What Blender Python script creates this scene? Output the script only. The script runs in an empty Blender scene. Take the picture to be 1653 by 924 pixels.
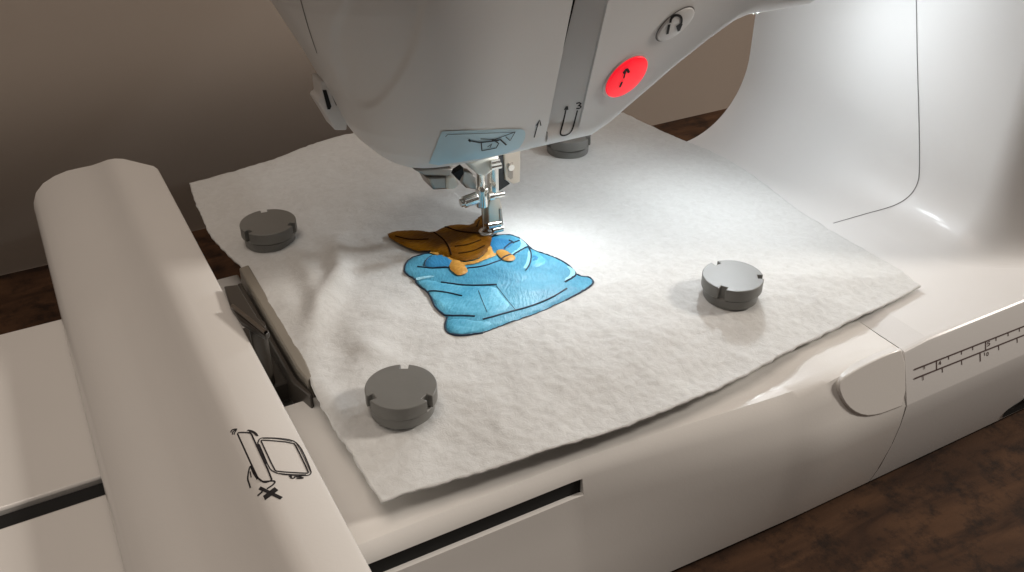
import bpy, bmesh, math, random
from mathutils import Vector, Matrix, noise
from mathutils.bvhtree import BVHTree
from mathutils.geometry import delaunay_2d_cdt
random.seed(4)
S = bpy.context.scene
C = S.collection
R = math.radians

# ------------------------------------------------------------------ camera
PITCH, YAW, FPX, W, H = R(32.4), R(28.7), 1512.0, 1653.0, 924.0
FW = Vector((math.sin(YAW)*math.cos(PITCH), math.cos(YAW)*math.cos(PITCH), -math.sin(PITCH)))
RT = Vector((math.cos(YAW), -math.sin(YAW), 0)); UP = RT.cross(FW)
CAM = Vector((0, 0, .335))
cd = bpy.data.cameras.new('camera'); cam = bpy.data.objects.new('camera', cd); C.objects.link(cam)
cd.sensor_width = 36; cd.lens = FPX/W*36; cd.clip_start = .01; cd.clip_end = 50
m = Matrix((RT, UP, -FW)).transposed().to_4x4(); m.translation = CAM
cam.matrix_world = m
S.camera = cam

# ------------------------------------------------------------------ light
S.view_settings.view_transform = 'Standard'; S.view_settings.look = 'None'
S.view_settings.exposure = 0.0; S.view_settings.gamma = 1.0
wd = bpy.data.worlds.new('World'); S.world = wd; wd.use_nodes = True
bg = wd.node_tree.nodes['Background']
bg.inputs[0].default_value = (1.0, .88, .78, 1); bg.inputs[1].default_value = .10

def area(name, loc, target, size, power, col, size_y=None):
    l = bpy.data.lights.new(name, 'AREA'); l.energy = power; l.color = col; l.size = size
    if size_y: l.shape = 'RECTANGLE'; l.size_y = size_y
    o = bpy.data.objects.new(name, l); C.objects.link(o)
    o.location = loc
    o.rotation_euler = (Vector(target)-Vector(loc)).to_track_quat('-Z', 'Y').to_euler()
    return o
# dim warm ceiling lamp of the room, and the machine's white LED lamps, the third of them added
area('ceiling_lamp', (-.2, .25, 1.7), (0, .3, 0), .8, 8.5, (1, .875, .765))
area('side_lamp', (1.57, -.25, 1.0), (.1, .27, .1), .22, 17.0, (1, .915, .82))
area('led_lamp', (.333, .3600, .2000), (.12, .285, .095), .012, .20, (.90, .96, 1.0))
area('led_lamp', (.350, .3600, .2000), (.430, .300, .10), .012, .075, (.88, .95, 1.0))
area('led_lamp', (.362, .3480, .2075), (.440, .215, .09), .010, .036, (.88, .95, 1.0))  # extra lamp added to brighten the front of the column
area('led_lamp', (.2225, .3670, .1492), (.170, .320, .095), .008, .075, (.92, .97, 1.0))

# ------------------------------------------------------------------ pixel rays used while laying things out on real surfaces
def ray(x, y): return (FW + RT*((x-W/2)/FPX) - UP*((y-H/2)/FPX))
def atz(x, y, z):
    r = ray(x, y); return CAM + r*((z-CAM.z)/r.z)
def aty(x, y, Y):
    r = ray(x, y); return CAM + r*((Y-CAM.y)/r.y)
def atp(x, y, p, n):
    r = ray(x, y); return CAM + r*((Vector(p)-CAM).dot(n)/r.dot(n))
def toPx(p):
    d = Vector(p)-CAM; k = d.dot(FW)
    return (W/2+FPX*d.dot(RT)/k, H/2-FPX*d.dot(UP)/k)

# ------------------------------------------------------------------ materials
def mat(name, col, rough=.5, metal=0, var=.04, scale=30, bump=0, bscale=400, coat=0, emit=None, estr=0, spec=.5, sheen=0, alpha=1):
    M = bpy.data.materials.new(name); M.use_nodes = True
    N = M.node_tree.nodes; L = M.node_tree.links; b = N['Principled BSDF']
    tc = N.new('ShaderNodeTexCoord')
    nz = N.new('ShaderNodeTexNoise'); nz.inputs['Scale'].default_value = scale; nz.inputs['Detail'].default_value = 6
    L.new(tc.outputs['Object'], nz.inputs['Vector'])
    mx = N.new('ShaderNodeMix'); mx.data_type = 'RGBA'
    mx.inputs['A'].default_value = tuple(c*(1-var) for c in col)+(1,)
    mx.inputs['B'].default_value = tuple(min(1, c*(1+var)) for c in col)+(1,)
    L.new(nz.outputs['Fac'], mx.inputs['Factor']); L.new(mx.outputs['Result'], b.inputs['Base Color'])
    rr = N.new('ShaderNodeMapRange'); rr.inputs['To Min'].default_value = max(.02, rough-.06); rr.inputs['To Max'].default_value = rough+.06
    L.new(nz.outputs['Fac'], rr.inputs['Value']); L.new(rr.outputs['Result'], b.inputs['Roughness'])
    b.inputs['Metallic'].default_value = metal
    b.inputs['Specular IOR Level'].default_value = spec
    b.inputs['Coat Weight'].default_value = coat; b.inputs['Coat Roughness'].default_value = .12
    b.inputs['Sheen Weight'].default_value = sheen
    b.inputs['Alpha'].default_value = alpha
    if bump:
        n2 = N.new('ShaderNodeTexNoise'); n2.inputs['Scale'].default_value = bscale; n2.inputs['Detail'].default_value = 5
        L.new(tc.outputs['Object'], n2.inputs['Vector'])
        bp = N.new('ShaderNodeBump'); bp.inputs['Strength'].default_value = bump; bp.inputs['Distance'].default_value = .0006
        L.new(n2.outputs['Fac'], bp.inputs['Height']); L.new(bp.outputs['Normal'], b.inputs['Normal'])
    if emit:
        b.inputs['Emission Color'].default_value = tuple(emit)+(1,); b.inputs['Emission Strength'].default_value = estr
    return M
PL = mat('machine_plastic', (.71, .695, .68), .42, var=.03, scale=14, bump=.035, bscale=900, coat=.12)
PLU = mat('unit_plastic', (.78, .757, .725), .30, var=.03, scale=14, bump=.045, bscale=900, coat=.5)
PLD = mat('channel_plastic', (.50, .49, .47), .4, var=.02)
BLK = mat('black_gap', (.004, .004, .004), .8, var=0)
INK = mat('black_ink', (.012, .010, .012), .6, var=.1)
INKB = mat('brown_ink', (.10, .065, .06), .6, var=.1)
SEAM = mat('panel_gap', (.16, .15, .145), .7, var=.05)
STEEL = mat('steel', (.72, .69, .64), .22, 1, var=.05, scale=200)
STEELD = mat('dark_steel', (.30, .27, .24), .35, 1, var=.1, scale=200)
TAN = mat('brass_plate', (.50, .44, .37), .32, .9, var=.06, scale=120)
CREAM = mat('cream_plastic', (.78, .72, .62), .4, var=.03)
RED = mat('red_button', (.75, .012, .02), .35, var=.03, emit=(1, .012, .03), estr=.75)
GREY = mat('grey_magnet', (.18, .177, .165), .44, var=.14, scale=60, bump=.05, bscale=700)
HOOP = mat('hoop_plastic', (.24, .215, .18), .38, var=.06, scale=60)
HOOPD = mat('hoop_dark', (.05, .043, .036), .35, var=.1, scale=60)
PALEBLUE = mat('pale_blue_patch', (.50, .68, .76), .35, var=.05, scale=60)
WALL = mat('wall_paint', (.345, .285, .238), .9, var=.05, scale=6, bump=.15, bscale=120)
OUTL = mat('navy_thread', (.012, .03, .06), .55, var=.3, scale=900)
LEDM = mat('led_lens', (.9, .9, .9), .3, emit=(1, 1, 1), estr=6)

def thread_mat(name, c1, c2, ang, c3=None):
    M = bpy.data.materials.new(name); M.use_nodes = True
    N = M.node_tree.nodes; L = M.node_tree.links; b = N['Principled BSDF']
    tc = N.new('ShaderNodeTexCoord'); mp = N.new('ShaderNodeMapping'); mp.inputs['Rotation'].default_value = (0, 0, ang)
    L.new(tc.outputs['Object'], mp.inputs['Vector'])
    nz = N.new('ShaderNodeTexNoise'); nz.inputs['Scale'].default_value = 45; nz.inputs['Detail'].default_value = 4
    L.new(tc.outputs['Object'], nz.inputs['Vector'])
    st = N.new('ShaderNodeMapping'); st.inputs['Scale'].default_value = (900, 300, 1); L.new(mp.outputs['Vector'], st.inputs['Vector'])
    n2 = N.new('ShaderNodeTexNoise'); n2.inputs['Scale'].default_value = 1; n2.inputs['Detail'].default_value = 3
    L.new(st.outputs['Vector'], n2.inputs['Vector'])
    ad = N.new('ShaderNodeMath'); ad.operation = 'MULTIPLY_ADD'; ad.inputs[1].default_value = .5
    L.new(n2.outputs['Fac'], ad.inputs[0]); 
    sc = N.new('ShaderNodeMath'); sc.operation = 'MULTIPLY_ADD'; sc.inputs[1].default_value = 1.3; sc.inputs[2].default_value = -.38
    L.new(nz.outputs['Fac'], sc.inputs[0]); L.new(sc.outputs[0], ad.inputs[2])
    cr = N.new('ShaderNodeValToRGB'); cr.color_ramp.elements[0].position = .25; cr.color_ramp.elements[1].position = .85
    cr.color_ramp.elements[0].color = c1+(1,); cr.color_ramp.elements[1].color = c2+(1,)
    L.new(ad.outputs[0], cr.inputs['Fac']); L.new(cr.outputs['Color'], b.inputs['Base Color'])
    b.inputs['Roughness'].default_value = .42; b.inputs['Specular IOR Level'].default_value = .35
    bp = N.new('ShaderNodeBump'); bp.inputs['Strength'].default_value = .8; bp.inputs['Distance'].default_value = .0004
    L.new(n2.outputs['Fac'], bp.inputs['Height']); L.new(bp.outputs['Normal'], b.inputs['Normal'])
    return M
BLUE = thread_mat('blue_thread', (.04, .235, .38), (.13, .45, .63), .5)
BLUED = thread_mat('deep_blue_thread', (.015, .16, .36), (.05, .30, .54), .2)
BLUEL = thread_mat('pale_blue_thread', (.22, .58, .76), (.42, .75, .88), .2)
BROWN = thread_mat('brown_thread', (.10, .033, .0004), (.24, .098, .001), 1.2)
BROWN.node_tree.nodes['Principled BSDF'].inputs['Specular IOR Level'].default_value = .12
BROWND = mat('dark_brown_thread', (.025, .008, .001), .7, var=.2, scale=900, spec=.1)
ORNG = thread_mat('orange_thread', (.42, .18, .025), (.75, .42, .09), 1.0)

def fabric_mat():
    M = bpy.data.materials.new('fleece_fabric'); M.use_nodes = True
    N = M.node_tree.nodes; L = M.node_tree.links; b = N['Principled BSDF']
    tc = N.new('ShaderNodeTexCoord')
    n1 = N.new('ShaderNodeTexNoise'); n1.inputs['Scale'].default_value = 260; n1.inputs['Detail'].default_value = 8; n1.inputs['Roughness'].default_value = .65
    n1.inputs['Distortion'].default_value = .8
    n3 = N.new('ShaderNodeTexNoise'); n3.inputs['Scale'].default_value = 1500; n3.inputs['Detail'].default_value = 3
    for n in (n1, n3): L.new(tc.outputs['Object'], n.inputs['Vector'])
    cr = N.new('ShaderNodeValToRGB')
    cr.color_ramp.elements[0].position = .3; cr.color_ramp.elements[0].color = (.57, .566, .55, 1)
    cr.color_ramp.elements[1].position = .7; cr.color_ramp.elements[1].color = (.65, .65, .637, 1)
    L.new(n1.outputs['Fac'], cr.inputs['Fac']); L.new(cr.outputs['Color'], b.inputs['Base Color'])
    b.inputs['Roughness'].default_value = .95; b.inputs['Sheen Weight'].default_value = .25; b.inputs['Specular IOR Level'].default_value = .15
    b1 = N.new('ShaderNodeBump'); b1.inputs['Strength'].default_value = .32; b1.inputs['Distance'].default_value = .0012
    b2 = N.new('ShaderNodeBump'); b2.inputs['Strength'].default_value = .25; b2.inputs['Distance'].default_value = .0004
    L.new(n1.outputs['Fac'], b1.inputs['Height']); L.new(n3.outputs['Fac'], b2.inputs['Height'])
    L.new(b1.outputs['Normal'], b2.inputs['Normal']); L.new(b2.outputs['Normal'], b.inputs['Normal'])
    return M
FAB = fabric_mat()

def wood_mat():
    M = bpy.data.materials.new('worn_dark_wood'); M.use_nodes = True
    N = M.node_tree.nodes; L = M.node_tree.links; b = N['Principled BSDF']
    tc = N.new('ShaderNodeTexCoord'); mp = N.new('ShaderNodeMapping'); mp.inputs['Scale'].default_value = (5, 22, 5)
    mp.inputs['Rotation'].default_value = (0, 0, .15)
    L.new(tc.outputs['Object'], mp.inputs['Vector'])
    n1 = N.new('ShaderNodeTexNoise'); n1.inputs['Scale'].default_value = 3; n1.inputs['Detail'].default_value = 9; n1.inputs['Distortion'].default_value = .8
    L.new(mp.outputs['Vector'], n1.inputs['Vector'])
    n2 = N.new('ShaderNodeTexNoise'); n2.inputs['Scale'].default_value = 60; n2.inputs['Detail'].default_value = 7; n2.inputs['Roughness'].default_value = .7
    L.new(tc.outputs['Object'], n2.inputs['Vector'])
    cr = N.new('ShaderNodeValToRGB'); e = cr.color_ramp.elements
    e[0].position = .3; e[0].color = (.026, .011, .005, 1); e[1].position = .75; e[1].color = (.095, .046, .022, 1)
    L.new(n1.outputs['Fac'], cr.inputs['Fac'])
    c2 = N.new('ShaderNodeValToRGB'); e = c2.color_ramp.elements
    e[0].position = .36; e[0].color = (.22, .22, .26, 1); e[1].position = .52; e[1].color = (1, 1, 1, 1)
    L.new(n2.outputs['Fac'], c2.inputs['Fac'])
    mu = N.new('ShaderNodeMix'); mu.data_type = 'RGBA'; mu.blend_type = 'MULTIPLY'; mu.inputs['Factor'].default_value = .9
    L.new(cr.outputs['Color'], mu.inputs['A']); L.new(c2.outputs['Color'], mu.inputs['B'])
    L.new(mu.outputs['Result'], b.inputs['Base Color'])
    rr = N.new('ShaderNodeMapRange'); rr.inputs['To Min'].default_value = .5; rr.inputs['To Max'].default_value = .8; b.inputs['Specular IOR Level'].default_value = .22
    L.new(n2.outputs['Fac'], rr.inputs['Value']); L.new(rr.outputs['Result'], b.inputs['Roughness'])
    bp = N.new('ShaderNodeBump'); bp.inputs['Strength'].default_value = .3; bp.inputs['Distance'].default_value = .001
    L.new(n2.outputs['Fac'], bp.inputs['Height']); L.new(bp.outputs['Normal'], b.inputs['Normal'])
    return M
WOOD = wood_mat()

# ------------------------------------------------------------------ mesh helpers
def thing(name, label, cat, loc, group=None):
    o = bpy.data.objects.new(name, None); C.objects.link(o); o.location = loc
    o.empty_display_size = .02
    o['label'] = label; o['category'] = cat
    if group: o['group'] = group
    return o
def obj(name, V, F, M, parent=None, smooth=True, ang=35, bevel=0, seg=2, local=False, label=None):
    me = bpy.data.meshes.new(name); me.from_pydata([tuple(v) for v in V], [], F); me.validate(); me.update()
    bm = bmesh.new(); bm.from_mesh(me); bmesh.ops.recalc_face_normals(bm, faces=bm.faces[:]); bm.to_mesh(me); bm.free()
    me.materials.append(M)
    o = bpy.data.objects.new(name, me); C.objects.link(o)
    if smooth:
        me.shade_smooth(); me.set_sharp_from_angle(angle=R(ang))
    if parent:
        o.parent = parent
        if not local:
            l, k = Vector((0, 0, 0)), parent
            # walk up to the top: every ancestor mesh sits at its own identity offset
            while k: 
                l += k.location; k = k.parent
            o.matrix_parent_inverse = Matrix.Translation(-l) if parent.type == 'EMPTY' else Matrix.Identity(4)
    if bevel:
        b = o.modifiers.new('bevel', 'BEVEL'); b.width = bevel; b.segments = seg; b.limit_method = 'ANGLE'; b.angle_limit = R(35)
    if label: o['label'] = label
    return o
class MB:
    def __init__(s): s.V, s.F = [], []
    def add(s, V, F):
        n = len(s.V); s.V += [Vector(v) for v in V]; s.F += [tuple(i+n for i in f) for f in F]
    def grid(s, rows, close=False):
        n, k = len(rows), len(rows[0]); V = [p for r in rows for p in r]; F = []
        for i in range(n-1):
            for j in range(k if close else k-1):
                F.append((i*k+j, i*k+(j+1) % k, (i+1)*k+(j+1) % k, (i+1)*k+j))
        s.add(V, F)
    def box(s, a, b):
        x0, y0, z0 = a; x1, y1, z1 = b
        s.add([(x0,y0,z0),(x1,y0,z0),(x1,y1,z0),(x0,y1,z0),(x0,y0,z1),(x1,y0,z1),(x1,y1,z1),(x0,y1,z1)],
              [(0,3,2,1),(4,5,6,7),(0,1,5,4),(1,2,6,5),(2,3,7,6),(3,0,4,7)])
    def cyl(s, p, q, r, n=20, r2=None, capped=True, knurl=0):
        p, q = Vector(p), Vector(q); d = (q-p).normalized(); r2 = r if r2 is None else r2
        u = d.orthogonal().normalized(); v = d.cross(u); a = []
        for (c, rr) in ((p, r), (q, r2)):
            a.append([c+(u*math.cos(2*math.pi*i/n)+v*math.sin(2*math.pi*i/n))*(rr*(1-knurl*(i % 2))) for i in range(n)])
        k = len(s.V); s.grid(a, True)
        if capped: s.F += [tuple(k+i for i in range(n))[::-1], tuple(k+n+i for i in range(n))]
    def tube(s, pts, r, n=8):
        rows = []; pts = [Vector(p) for p in pts]
        for i, p in enumerate(pts):
            d = (pts[min(i+1, len(pts)-1)]-pts[max(i-1, 0)]).normalized()
            u = d.cross(Vector((0, 0, 1))); u = u.normalized() if u.length > 1e-4 else Vector((1, 0, 0)); v = u.cross(d)
            rows.append([p+(u*math.cos(2*math.pi*k/n)+v*math.sin(2*math.pi*k/n))*r for k in range(n)])
        s.grid(rows, True)
    def torus(s, c, R1, r, n=28, k=10, sx=1, sy=1):
        rows = []
        for i in range(n+1):
            a = 2*math.pi*i/n; e = Vector((math.cos(a)*sx, math.sin(a)*sy, 0))
            rows.append([Vector(c)+e*(R1+r*math.cos(2*math.pi*j/k))+Vector((0,0,r*math.sin(2*math.pi*j/k))) for j in range(k)])
        s.grid(rows, True)
    def prism(s, pts, n, h):                                          # extrude polygon pts along vector n*h
        k = len(pts); n = Vector(n)
        V = [Vector(p) for p in pts]+[Vector(p)+n*h for p in pts]
        F = [tuple(range(k))[::-1], tuple(range(k, 2*k))]+[(i, (i+1) % k, k+(i+1) % k, k+i) for i in range(k)]
        s.add(V, F)
    def obj(s, name, M, parent=None, **k): return obj(name, s.V, s.F, M, parent, **k)
def bvh(o): 
    me = o.data
    return BVHTree.FromPolygons([v.co.copy() for v in me.vertices], [tuple(p.vertices) for p in me.polygons])
def hit(T, x, y):
    r = ray(x, y).normalized()
    loc, n, i, d = T.ray_cast(CAM, r)
    if loc is None: return None
    if n.dot(r) > 0: n = -n
    return loc, n
def resample(pts, step):
    out = [Vector(pts[0])]
    for a, b in zip(pts, pts[1:]):
        a, b = Vector(a), Vector(b); n = max(1, int((b-a).length/step))
        for i in range(1, n+1): out.append(a.lerp(b, i/n))
    return out
def smooth_line(P, n=2, closed=False):                               # Chaikin corner cutting
    P = [Vector(p) for p in P]
    for _ in range(n):
        Q = [] if closed else [P[0]]
        for i in range(len(P) if closed else len(P)-1):
            a, b = P[i], P[(i+1) % len(P)]
            Q += [a.lerp(b, .25), a.lerp(b, .75)]
        if not closed: Q.append(P[-1])
        P = Q
    return P
INKW = .85
def ink_on(T, strokes, mb=None, lift=.00015):
    """printed strokes laid on the surface T; each stroke = (pixel points, width in metres)"""
    mb = mb or MB()
    for pts, w in strokes:
        L = []
        for p in resample([Vector((a, b)) for a, b in pts], 3):
            h = hit(T, p.x, p.y)
            if h: L.append(h)
        if len(L) < 2: continue
        rows = []
        for i, (p, n) in enumerate(L):
            d = (L[min(i+1, len(L)-1)][0]-L[max(i-1, 0)][0])
            if d.length < 1e-7: continue
            sd = d.normalized().cross(n).normalized()*(w/2)
            rows.append([p+n*lift-sd*INKW, p+n*lift+sd*INKW])
        if len(rows) > 1: mb.grid(rows)
    return mb
def smoothstep(a, b, x):
    t = max(0, min(1, (x-a)/(b-a))); return t*t*(3-2*t)

# ================================================================== SETTING
mb = MB(); mb.grid([[(-2.5, -1.5, 0), (3, -1.5, 0)], [(-2.5, .6415, 0), (3, .6415, 0)]])
o = mb.obj('desk', WOOD, smooth=False); o['kind'] = 'structure'
mb = MB(); mb.box((-2.5, .642, -.8), (3, .72, 2.2))
o = mb.obj('wall', WALL, smooth=False); o['kind'] = 'structure'

# ================================================================== SEWING MACHINE
machine = thing('sewing_machine', 'white sewing machine with a red start button, its head over the embroidery', 'sewing machine', (.38, .33, 0))
XS = .3195                                                            # joint between machine and embroidery unit
def interp(x, T):
    for (a, b), (c, d) in zip(T, T[1:]):
        if x <= c: 
            return b+(d-b)*max(0, (x-a)/(c-a))
    return T[-1][1]
# --- bed sweeping up into the column
def bed_profile(y):
    r = .03+.022*smoothstep(.30, .44, y)
    xf = .425+.085*max(0, min(1, (.266-y)/.052))**2.0-.006*smoothstep(.38, .445, y)
    zb = .085
    P = [(XS-.004, .0826), (XS+.0002, .0826), (XS+.0003, .0832), (XS+.0155, zb)]
    x0 = xf-r
    for i in range(1, 9): P.append((XS+.0158+(x0-XS-.0158)*i/8, zb))
    for i in range(1, 25):
        a = math.pi/2*i/24; P.append((x0+r*math.sin(a), zb+r*(1-math.cos(a))))
    for i in range(1, 13): P.append((xf, zb+r+(.30-zb-r)*i/12))
    return [Vector((x, y, z)) for x, z in P]
ys = [.2165+(.445-.2165)*i/150 for i in range(151)]
mb = MB(); rows = [bed_profile(y) for y in ys]; mb.grid(rows)
for row in (rows[0], rows[-1]):
    up = [p for p in row if p.z > .0851]
    mb.grid([[p, Vector((.62, p.y, p.z))] for p in up])
mb.grid([[r[-1], Vector((.62, r[-1].y, .30))] for r in (rows[0], rows[-1])])
mb.grid([[(.62, .2165, 0), (.62, .2165, .30)], [(.62, .445, 0), (.62, .445, .30)]])
mb.grid([[p, Vector((p.x, p.y, 0))] for p in rows[-1][:11]]+[[Vector((.62, .445, .085)), Vector((.62, .445, 0))]])
bed = mb.obj('bed', PL, machine, ang=6)
# front fascia below the bed edge
prof = [(.2165, .085), (.2152, .0848), (.2144, .0843), (.2139, .0834), (.206, .0582), (.2058, .0575), (.2062, .046), (.2075, .034), (.2105, .016), (.2139, .0035), (.2153, .0028), (.220, .0028)]
xs = [XS-.004, XS+.0002, XS+.0003]+[XS+.0004+(.62-XS)*i/40 for i in range(1, 41)]
mb = MB(); mb.grid([[Vector((x, y+(.001 if x < XS+.00025 else 0), z-(.0018*(1-smoothstep(XS, XS+.0158, x)) if z > .08 else 0))) for x in xs] for y, z in prof])
fascia = mb.obj('front_fascia', PL, machine, ang=20)
TF = bvh(fascia); TB = bvh(bed)
mb = MB(); mb.box((.12, .315, .02), (XS-.001, .44, .084)); mb.obj('free_arm', PL, machine, bevel=.004)
# panel seam in bed and column
s = [(1345, 361), (1400, 345), (1430, 337), (1452, 329), (1470, 316), (1481, 299), (1485, 280), (1484, 200), (1481, 100), (1479, -20)]
ink_on(TB, [(smooth_line(s, 2), .0007)]).obj('panel_seam', SEAM, machine)
# ruler printed on the fascia
RU = []
def zz(x, y, s=3.85, ox=1400, oy=480): return (x/s+ox, y/s+oy)
RU.append(([zz(290, 450), zz(974, 180), (1700, 509)], .0009)); RU.append(([zz(290, 507), zz(974, 235), (1700, 523)], .0009))
def up_y(x): return 450-(x-290)*.3947
def lo_y(x): return 507-(x-290)*.3977
for x in (355, 430, 505, 585, 655, 735, 800, 875, 945):
    l = x in (430, 735); RU.append(([zz(x, up_y(x)), zz(x, lo_y(x) if l else up_y(x)+22)], .0008 if l else .0006))
for x in (345, 465, 585, 700, 815, 930):
    l = x == 700; RU.append(([zz(x, lo_y(x)), zz(x+2, lo_y(x)+(55 if l else 30))], .0008 if l else .0006))
def dig(ch, x, y, w, h, sl=-.39):
    G = {'4': [[(.75, 1), (.75, 0), (0, .65), (1, .65)]], '5': [[(1, 0), (.1, 0), (.05, .45), (.7, .42), (1, .65), (.8, .95), (0, 1)]],
         '1': [[(.2, .2), (.5, 0), (.5, 1)]], '0': [[(.5, 0), (.9, .2), (.9, .8), (.5, 1), (.1, .8), (.1, .2), (.5, 0)]],
         '3': [[(0, .08), (.6, 0), (.95, .2), (.6, .45), (.3, .48), (.7, .52), (1, .78), (.6, 1), (0, .92)]]}[ch]
    return [[(x+w*a, y+h*b+w*a*sl) for a, b in st] for st in G]
for ch, x in (('4', 442), ('5', 745)):
    for st in dig(ch, *zz(x, up_y(x)+10), 4.2, 6): RU.append((st, .0006))
for k, ch in enumerate('10'):
    for st in dig(ch, *zz(722+k*18, lo_y(722)+9), 3.4, 5.5): RU.append((st, .0005))
ink_on(TF, RU).obj('ruler_print', INKB, machine)
# recess at the fascia foot, its shade laid on as a flat black oval
h = hit(TF, 1660, 655)
mb = MB()
pts = []
for a in range(40):
    t = 2*math.pi*a/40; pts.append((1668+math.cos(t)*50*(1 if True else 1), 652+math.sin(t)*15-math.cos(t)*22))
P = [hit(TF, *p) for p in pts]; P = [q[0]+q[1]*.0003 for q in P if q]
c = sum(P, Vector())/len(P)
mb.add([c]+P, [(0, i+1, (i+1) % len(P)+1) for i in range(len(P))])
rec = mb.obj('recess_shade', BLK, machine)
mb = MB(); mb.tube([p for i, p in enumerate(P) if 7 < i < 22], .0011); mb.obj('recess_lip', PL, machine)

# --- head and arm shell
def yf(z): return .345-(min(z, .25)-.1645)*.288
XL = [(.140, .152), (.147, .146), (.153, .138), (.1605, .1310), (.171, .1248), (.189, .1180), (.2025, .1120), (.23, .0985), (.30, .085)]
ZB = [(.10, .1540), (.180, .1535), (.235, .1535), (.2435, .1580), (.2525, .1655), (.263, .1740), (.2745, .1835), (.290, .1945), (.303, .2025), (.312, .205), (.325, .2045), (.352, .2045), (.362, .2120), (.45, .2150)]
CX0, CX1 = .2072, .2252                                               # needle thread channel
fx = [.43, .41, .39, .37, .35, .335]+[.325-.0025*i for i in range(40)]
fx = [x for x in fx if x > CX1+.001]+[CX1, CX1-.0004, .2235, .221, .2185, .216, .2135, .2115, .2112, .2095, CX0+.0006, CX0]+[.2055, .203, .2005, .198, .195, .192, .189, .186, .183, .18]
LENS = [Vector(p) for p in smooth_line([(536, 40), (541, 100), (557, 148), (580, 174), (605, 168), (630, 140), (655, 100), (672, 55), (688, -30), (600, -60)], 2, True)]
def sdist(p, poly):
    d = 1e9; ins = False
    for i in range(len(poly)):
        a, b = poly[i], poly[(i+1) % len(poly)]
        ab = b-a; t = max(0, min(1, (p-a).dot(ab)/max(1e-9, ab.length_squared))); d = min(d, (p-a-ab*t).length)
        if (a.y > p.y) != (b.y > p.y) and p.x < (b.x-a.x)*(p.y-a.y)/(b.y-a.y)+a.x: ins = not ins
    return -d if ins else d
def chan_depth(x, z, xs_):
    if not (CX0 < x < CX1-.0001): return 0
    f = smoothstep(.1605, .166, z)
    if x < xs_+.0001: return .010*smoothstep(.158, .164, z)
    return (.0044-.0034*(x-xs_)/(CX1-xs_))*f
def section(v):
    P = []
    L = []
    for x in fx: L.append(('f', x, 0))
    for i in range(1, 91): L.append(('a', i/90*math.pi/2, 0))
    for i in range(1, 17): L.append(('b', i/16*math.pi/2, 0))
    for x in (.20, .25, .30, .35, .43): L.append(('r', x, 0))
    for k, a, _ in L:
        x_in = a
        # height first, from the lower outline at this place
        x = a if k in 'fr' else .15
        zb = interp(x, ZB)
        ydrop = {'f': 0, 'a': (1-math.cos(a))*.055 if k == 'a' else 0, 'b': .055+(.02*(math.sin(a)) if k == 'b' else 0), 'r': .075}[k]
        if k != 'r' or x < .24: zb -= ydrop*.20
        if k == 'r' and x >= .24: zb = min(zb, .19) if x < .28 else zb
        z = zb+(.30-zb)*v
        ins = 0
        d = z-zb; rr = .006
        if d < rr: ins = rr-math.sqrt(max(0, rr*rr-(rr-d)**2))
        f, l = yf(z), interp(z, XL)
        if k == 'f':
            n = Vector((0, 1, 0)); xs_ = .2082+(.2116-.2082)*smoothstep(.150, .255, z)
            if abs(a-.2115) < 1e-6: x = xs_+.0003
            elif abs(a-.2112) < 1e-6: x = xs_
            elif abs(a-.2095) < 1e-6: x = (CX0+.0006+xs_)/2
            p = Vector((x, f, z))
        elif k == 'a':
            e = .88
            p = Vector((.18-(.18-l)*math.sin(a)**e, .388-(.388-f)*math.cos(a)**e, z)); n = (Vector((.2, .39, z))-p).normalized()
        elif k == 'b': p = Vector((.165-(.165-l)*math.cos(a), .388+.054*math.sin(a), z)); n = (Vector((.2, .38, z))-p).normalized()
        else: p = Vector((x, .442, z)); n = Vector((0, -1, 0))
        p += n*ins
        if k == 'f': p.y += chan_depth(x, z, xs_)
        if k in 'fa' and p.x < .185:
            q = Vector(toPx(p))
            if 480 < q.x < 720 and q.y < 230:
                p += n*(.0015*smoothstep(9, -9, sdist(q, LENS)))
        P.append(p)
    return P
vs = [0, .004, .010, .018, .028, .038]+[.048+(.62-.048)*(i/110) for i in range(111)]+[.7, .8, .9, 1.0]
rows = [section(v) for v in vs]
mb = MB(); mb.grid(rows, True)
n0 = len(rows[0]); b0 = rows[0]; 
cx = sum(b0, Vector())/n0
# underside: strips between front and back of the loop (a closed, slightly hollow bottom)
mb.F.append(tuple(range(n0))[::-1])
k = (len(rows)-1)*n0; mb.F.append(tuple(k+i for i in range(n0)))
head = mb.obj('head_shell', PL, machine, ang=28)
head.data.materials.append(BLK)  # thread slot faces are coloured black for the shade inside
for p in head.data.polygons:
    c = p.center
    if c.y < .37 and c.z > .1605 and CX0+.0001 < c.x < .2117 and c.y-yf(c.z) > .0045: p.material_index = 1
bmh = bmesh.new(); bmh.from_mesh(head.data); bmesh.ops.triangulate(bmh, faces=[f for f in bmh.faces if len(f.verts) > 4]); bmh.to_mesh(head.data); bmh.free()
TH = bvh(head)
# seam on the left of the face cover
ink_on(TH, [(smooth_line([(478, -30), (487, 5), (498, 45), (512, 86)], 2), .0006)]).obj('cover_seam', SEAM, machine)
# printed U arrow with 3 in the thread channel
def z6(x, y): return (x/3.3+840, y/3.3)
def z7(x, y): return (x/11.55+890, y/11.55+150)
U = [(smooth_line([z7(268, 320), z7(235, 480), z7(195, 640), z7(160, 750), z7(185, 795), z7(260, 795), z7(350, 750), z7(400, 660), z7(440, 500), z7(485, 325)], 2), .0009),
     ([z7(248, 318), z7(288, 250)], .0012), ([z7(296, 318), z7(288, 250)], .0012)]
for st in dig('3', *z7(462, 190), 8, 9.5, -.15): U.append((st, .0009))
ink_on(TH, U).obj('threading_arrow', INK, machine)
# small arrow near the lower end of the channel
ink_on(TH, [([(862, 222), (869, 197)], .0007), ([(865, 203), (871, 194), (873, 203)], .0006)]).obj('needle_arrow', INK, machine)
TSL = TH
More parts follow.
